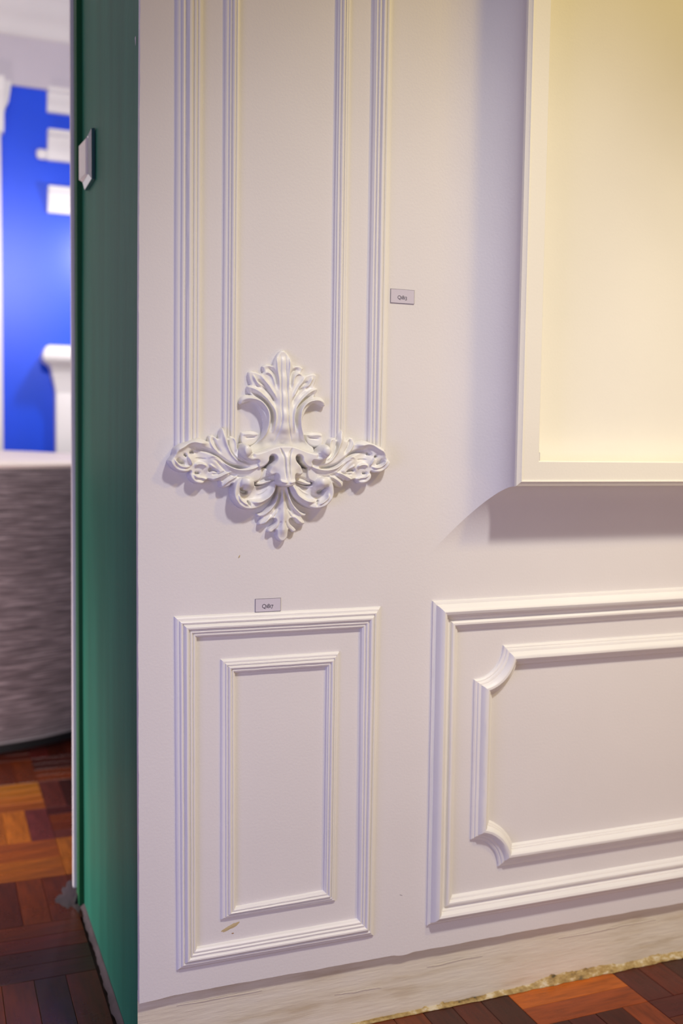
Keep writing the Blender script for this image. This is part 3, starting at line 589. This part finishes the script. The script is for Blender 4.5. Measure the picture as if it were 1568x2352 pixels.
# grey filler bead along the foot of the green wall and smear at the door corner
v = []; f = []
N = 90
for i in range(N+1):
    y = .0+ .84*i/N; w_ = .0015+.0024*nz1(y, 50, 4)+.0016*nz1(y, 52, 17) + (.004*math.exp(-((y-.26)/.05)**2))
    v += [(.002, y, .006), (-.002, y, .004+.001*nz1(y, 3, 9)), (-.004-abs(w_)*.6, y, .0010), (-.0085-abs(w_)*1.3, y, -.001)]
for i in range(N):
    for j in range(3): a = 4*i+j; f.append((a, a+4, a+5, a+1))
mesh('cement_bead', v, f, M['cement'], fl, 180)
v = [(-.026, .86, .0012)]; n = 40
for k in range(n):
    t_ = k/n*2*math.pi; rr = 1+.5*nz1(k/n, 61, 3)
    v.append((-.024+.032*rr*math.cos(t_), .85+.09*rr*math.sin(t_), -.0008))
mesh('cement_smear', v, [(0, 1+k, 1+(k+1) % n) for k in range(n)], M['cement'], fl, 180)
o = mesh('dark_crumb', [(-.022, .80, .0), (-.004, .80, .0), (-.004, .84, .0), (-.02, .84, .0), (-.008, .815, .030), (-.006, .83, .018)],
         [(0, 1, 4), (1, 5, 4), (1, 2, 5), (2, 3, 5), (3, 4, 5), (3, 0, 4)], M['black'], fl)

# ---------------------------------------------------------------- blue room beyond the opening
BY = 4.1
def wallbox(name, a, b, mat, label): return tag(bevbox(name, a, b, 0, mat), label, kind='structure')
wallbox('wall_back', (-.25, BY, 0), (3.8, BY+.12, 3.64), M['blue'], 'bright blue far wall')
wallbox('wall_far', (-3.2, BY, 0), (-.25, BY+.12, 3.64), M['white_trim'], 'pale far wall left of the pilaster')
wallbox('wall_side', (3.7, .80, 0), (3.8, BY, 3.64), M['blue'], 'blue side wall on the right of the far room')
wallbox('wall_west', (-3.3, .80, 0), (-3.2, BY, 3.64), M['white_trim'], 'pale side wall on the left of the far room')
wallbox('wall_opposite', (-3.2, .0, 0), (-1.35, .80, 3.64), M['wall'], 'wall on the other side of the opening')
wallbox('ceiling', (-3.2, .80, 3.64), (3.8, BY+.1, 3.74), M['ceiling'], 'white ceiling')
def extr(name, prof, x0, x1, mat, parent, smooth=40):
    """profile (y,z) pushed along X with end caps"""
    n = len(prof); v = [(x0, y, z) for y, z in prof]+[(x1, y, z) for y, z in prof]
    f = [(i, (i+1) % n, n+(i+1) % n, n+i) for i in range(n)]+[tuple(range(n-1, -1, -1)), tuple(range(n, 2*n))]
    o = mesh(name, v, f, mat, parent, smooth)
    import bmesh
    bm = bmesh.new(); bm.from_mesh(o.data); bmesh.ops.recalc_face_normals(bm, faces=bm.faces); bm.to_mesh(o.data); bm.free()
    return o
tag(extr('trim_3', [(BY, 3.64), (BY-.20, 3.64), (BY-.20, 3.60), (BY-.16, 3.575), (BY-.15, 3.55), (BY-.10, 3.52), (BY-.06, 3.47), (BY-.045, 3.44), (BY-.03, 3.43), (BY, 3.43)], -3.2, 3.7, M['white_trim'], None), 'white ceiling cornice above the blue wall', kind='structure')
tag(extr('trim_4', [(BY, 3.43), (BY-.022, 3.43), (BY-.022, 3.17), (BY, 3.17)], -3.2, 3.7, M['frieze'], None), 'white frieze band under the cornice', kind='structure')

def place(o, r): o.location = -r.location; return o
# half-height white column against the blue wall
c = empty('display_column', (.45, BY-.1, 0)); tag(c, 'white half-height column with a flared capital against the blue wall', 'column')
place(bevbox('shaft', (.290, BY-.10, .12), (.62, BY-.001, 1.56), .004, M['white_trim'], c), c)
place(bevbox('plinth', (.255, BY-.13, .0), (.655, BY-.001, .12), .006, M['white_trim'], c), c)
def flare(name, rings, mat, parent):
    v = []; f = []
    for e, z in rings: v += [(.290-e, BY-.10-e, z), (.62+e, BY-.10-e, z), (.62+e, BY-.001, z), (.290-e, BY-.001, z)]
    for k in range(len(rings)-1):
        for j in range(4): a = 4*k+j; b_ = 4*k+(j+1) % 4; f.append((a, b_, b_+4, a+4))
    f += [(3, 2, 1, 0), tuple(4*(len(rings)-1)+j for j in range(4))]
    return mesh(name, v, f, mat, parent, 40)
place(flare('capital', [(0, 1.50), (.004, 1.53), (.014, 1.575), (.018, 1.59), (.022, 1.60), (.022, 1.62), (.034, 1.65), (.058, 1.665), (.072, 1.68), (.076, 1.70), (.068, 1.73), (.054, 1.752), (.040, 1.76)], M['white_trim'], c), c)
# tall pilaster at the far left
c = empty('tall_pilaster', (-.12, BY-.08, 0)); tag(c, 'tall white pilaster with a bracket capital at the left edge of the blue wall', 'pilaster')
place(bevbox('shaft', (-.30, BY-.07, 0), (.010, BY-.001, 2.95), .003, M['white_trim'], c), c)
place(extr('bracket', [(BY-.001, 3.17), (BY-.15, 3.17), (BY-.15, 3.13), (BY-.12, 3.08), (BY-.10, 3.02), (BY-.085, 2.96), (BY-.07, 2.90), (BY-.001, 2.90)], -.33, .026, M['white_trim'], c), c)
v = [(.010, BY-.08, 2.90), (.020, BY-.08, 2.93), (.030, BY-.08, 3.02), (.050, BY-.08, 3.06), (.060, BY-.08, 3.12), (.066, BY-.08, 3.17), (.0, BY-.08, 3.17), (.0, BY-.08, 2.90)]
n = len(v); v += [(x, BY-.002, z) for x, _, z in v]
place(mesh('scroll_side', v, [tuple(range(n))]+[tuple(range(2*n-1, n-1, -1))]+[(i, n+i, n+(i+1) % n, (i+1) % n) for i in range(n)], M['white_trim'], c), c)
# moulding samples fixed to the blue wall
def sample(label, z0, z1, d, knob=False):
    c = empty('sample_block', (.4, BY, z0)); tag(c, label, 'wall block', 'white sample blocks stacked on the blue wall')
    h = z1-z0
    place(extr('body', [(BY-.002, z1), (BY-d, z1), (BY-d, z1-h*.18), (BY-d*.82, z1-h*.25), (BY-d*.78, z1-h*.4), (BY-d*.55, z1-h*.62), (BY-d*.45, z1-h*.8), (BY-d*.4, z0), (BY-.002, z0)], .257, .66, M['white_trim'], c), c)
    if knob:
        place(bevbox('end_knob', (.197, BY-.05, z0-.002), (.262, BY-.004, z0+.055), .02, M['white_trim'], c, 3), c)
sample('white profiled block on the blue wall, directly under the frieze band', 3.047, 3.168, .09)
sample('white profiled block on the blue wall with a small knob at its lower left', 2.787, 2.942, .09, True)
sample('white profiled block on the blue wall, lowest of the three', 2.500, 2.635, .09)

# round drum covered in woven fabric
DX, DY, DR = -.30, 3.07, .90
d = empty('round_drum_seat', (DX, DY, 0)); tag(d, 'large round drum seat clad in ribbed brown woven fabric with a pale domed top', 'seat')
def lathe(name, pr, mat, seg=128, smooth=50):
    v = []; f = []
    for r_, z in pr:
        for k in range(seg):
            a = 2*math.pi*k/seg; v.append((r_*math.cos(a), r_*math.sin(a), z))
    for j in range(len(pr)-1):
        for k in range(seg): a = j*seg+k; b_ = j*seg+(k+1) % seg; f.append((a, b_, b_+seg, a+seg))
    f.append(tuple((len(pr)-1)*seg+k for k in range(seg)))
    return mesh(name, v, f, mat, d, smooth)
lathe('fabric_side', [(DR-.06, .045), (DR-.012, .05), (DR+.004, .07), (DR+.030, .16), (DR+.045, .28), (DR+.040, .42), (DR+.018, .62), (DR+.002, .85), (DR-.006, 1.05), (DR-.010, 1.125), (DR-.022, 1.138)], M['fabric'])
lathe('domed_top', [(DR-.03, 1.120), (DR-.012, 1.130), (DR-.004, 1.142), (DR-.012, 1.152), (DR-.03, 1.158), (DR-.25, 1.172), (DR-.5, 1.184), (.2, 1.190), (.02, 1.191)], M['top'])
lathe('shadow_gap_base', [(DR-.07, 0.0), (DR-.07, .05)], M['black'])  # near-black ring paints in the shadow gap under the drum
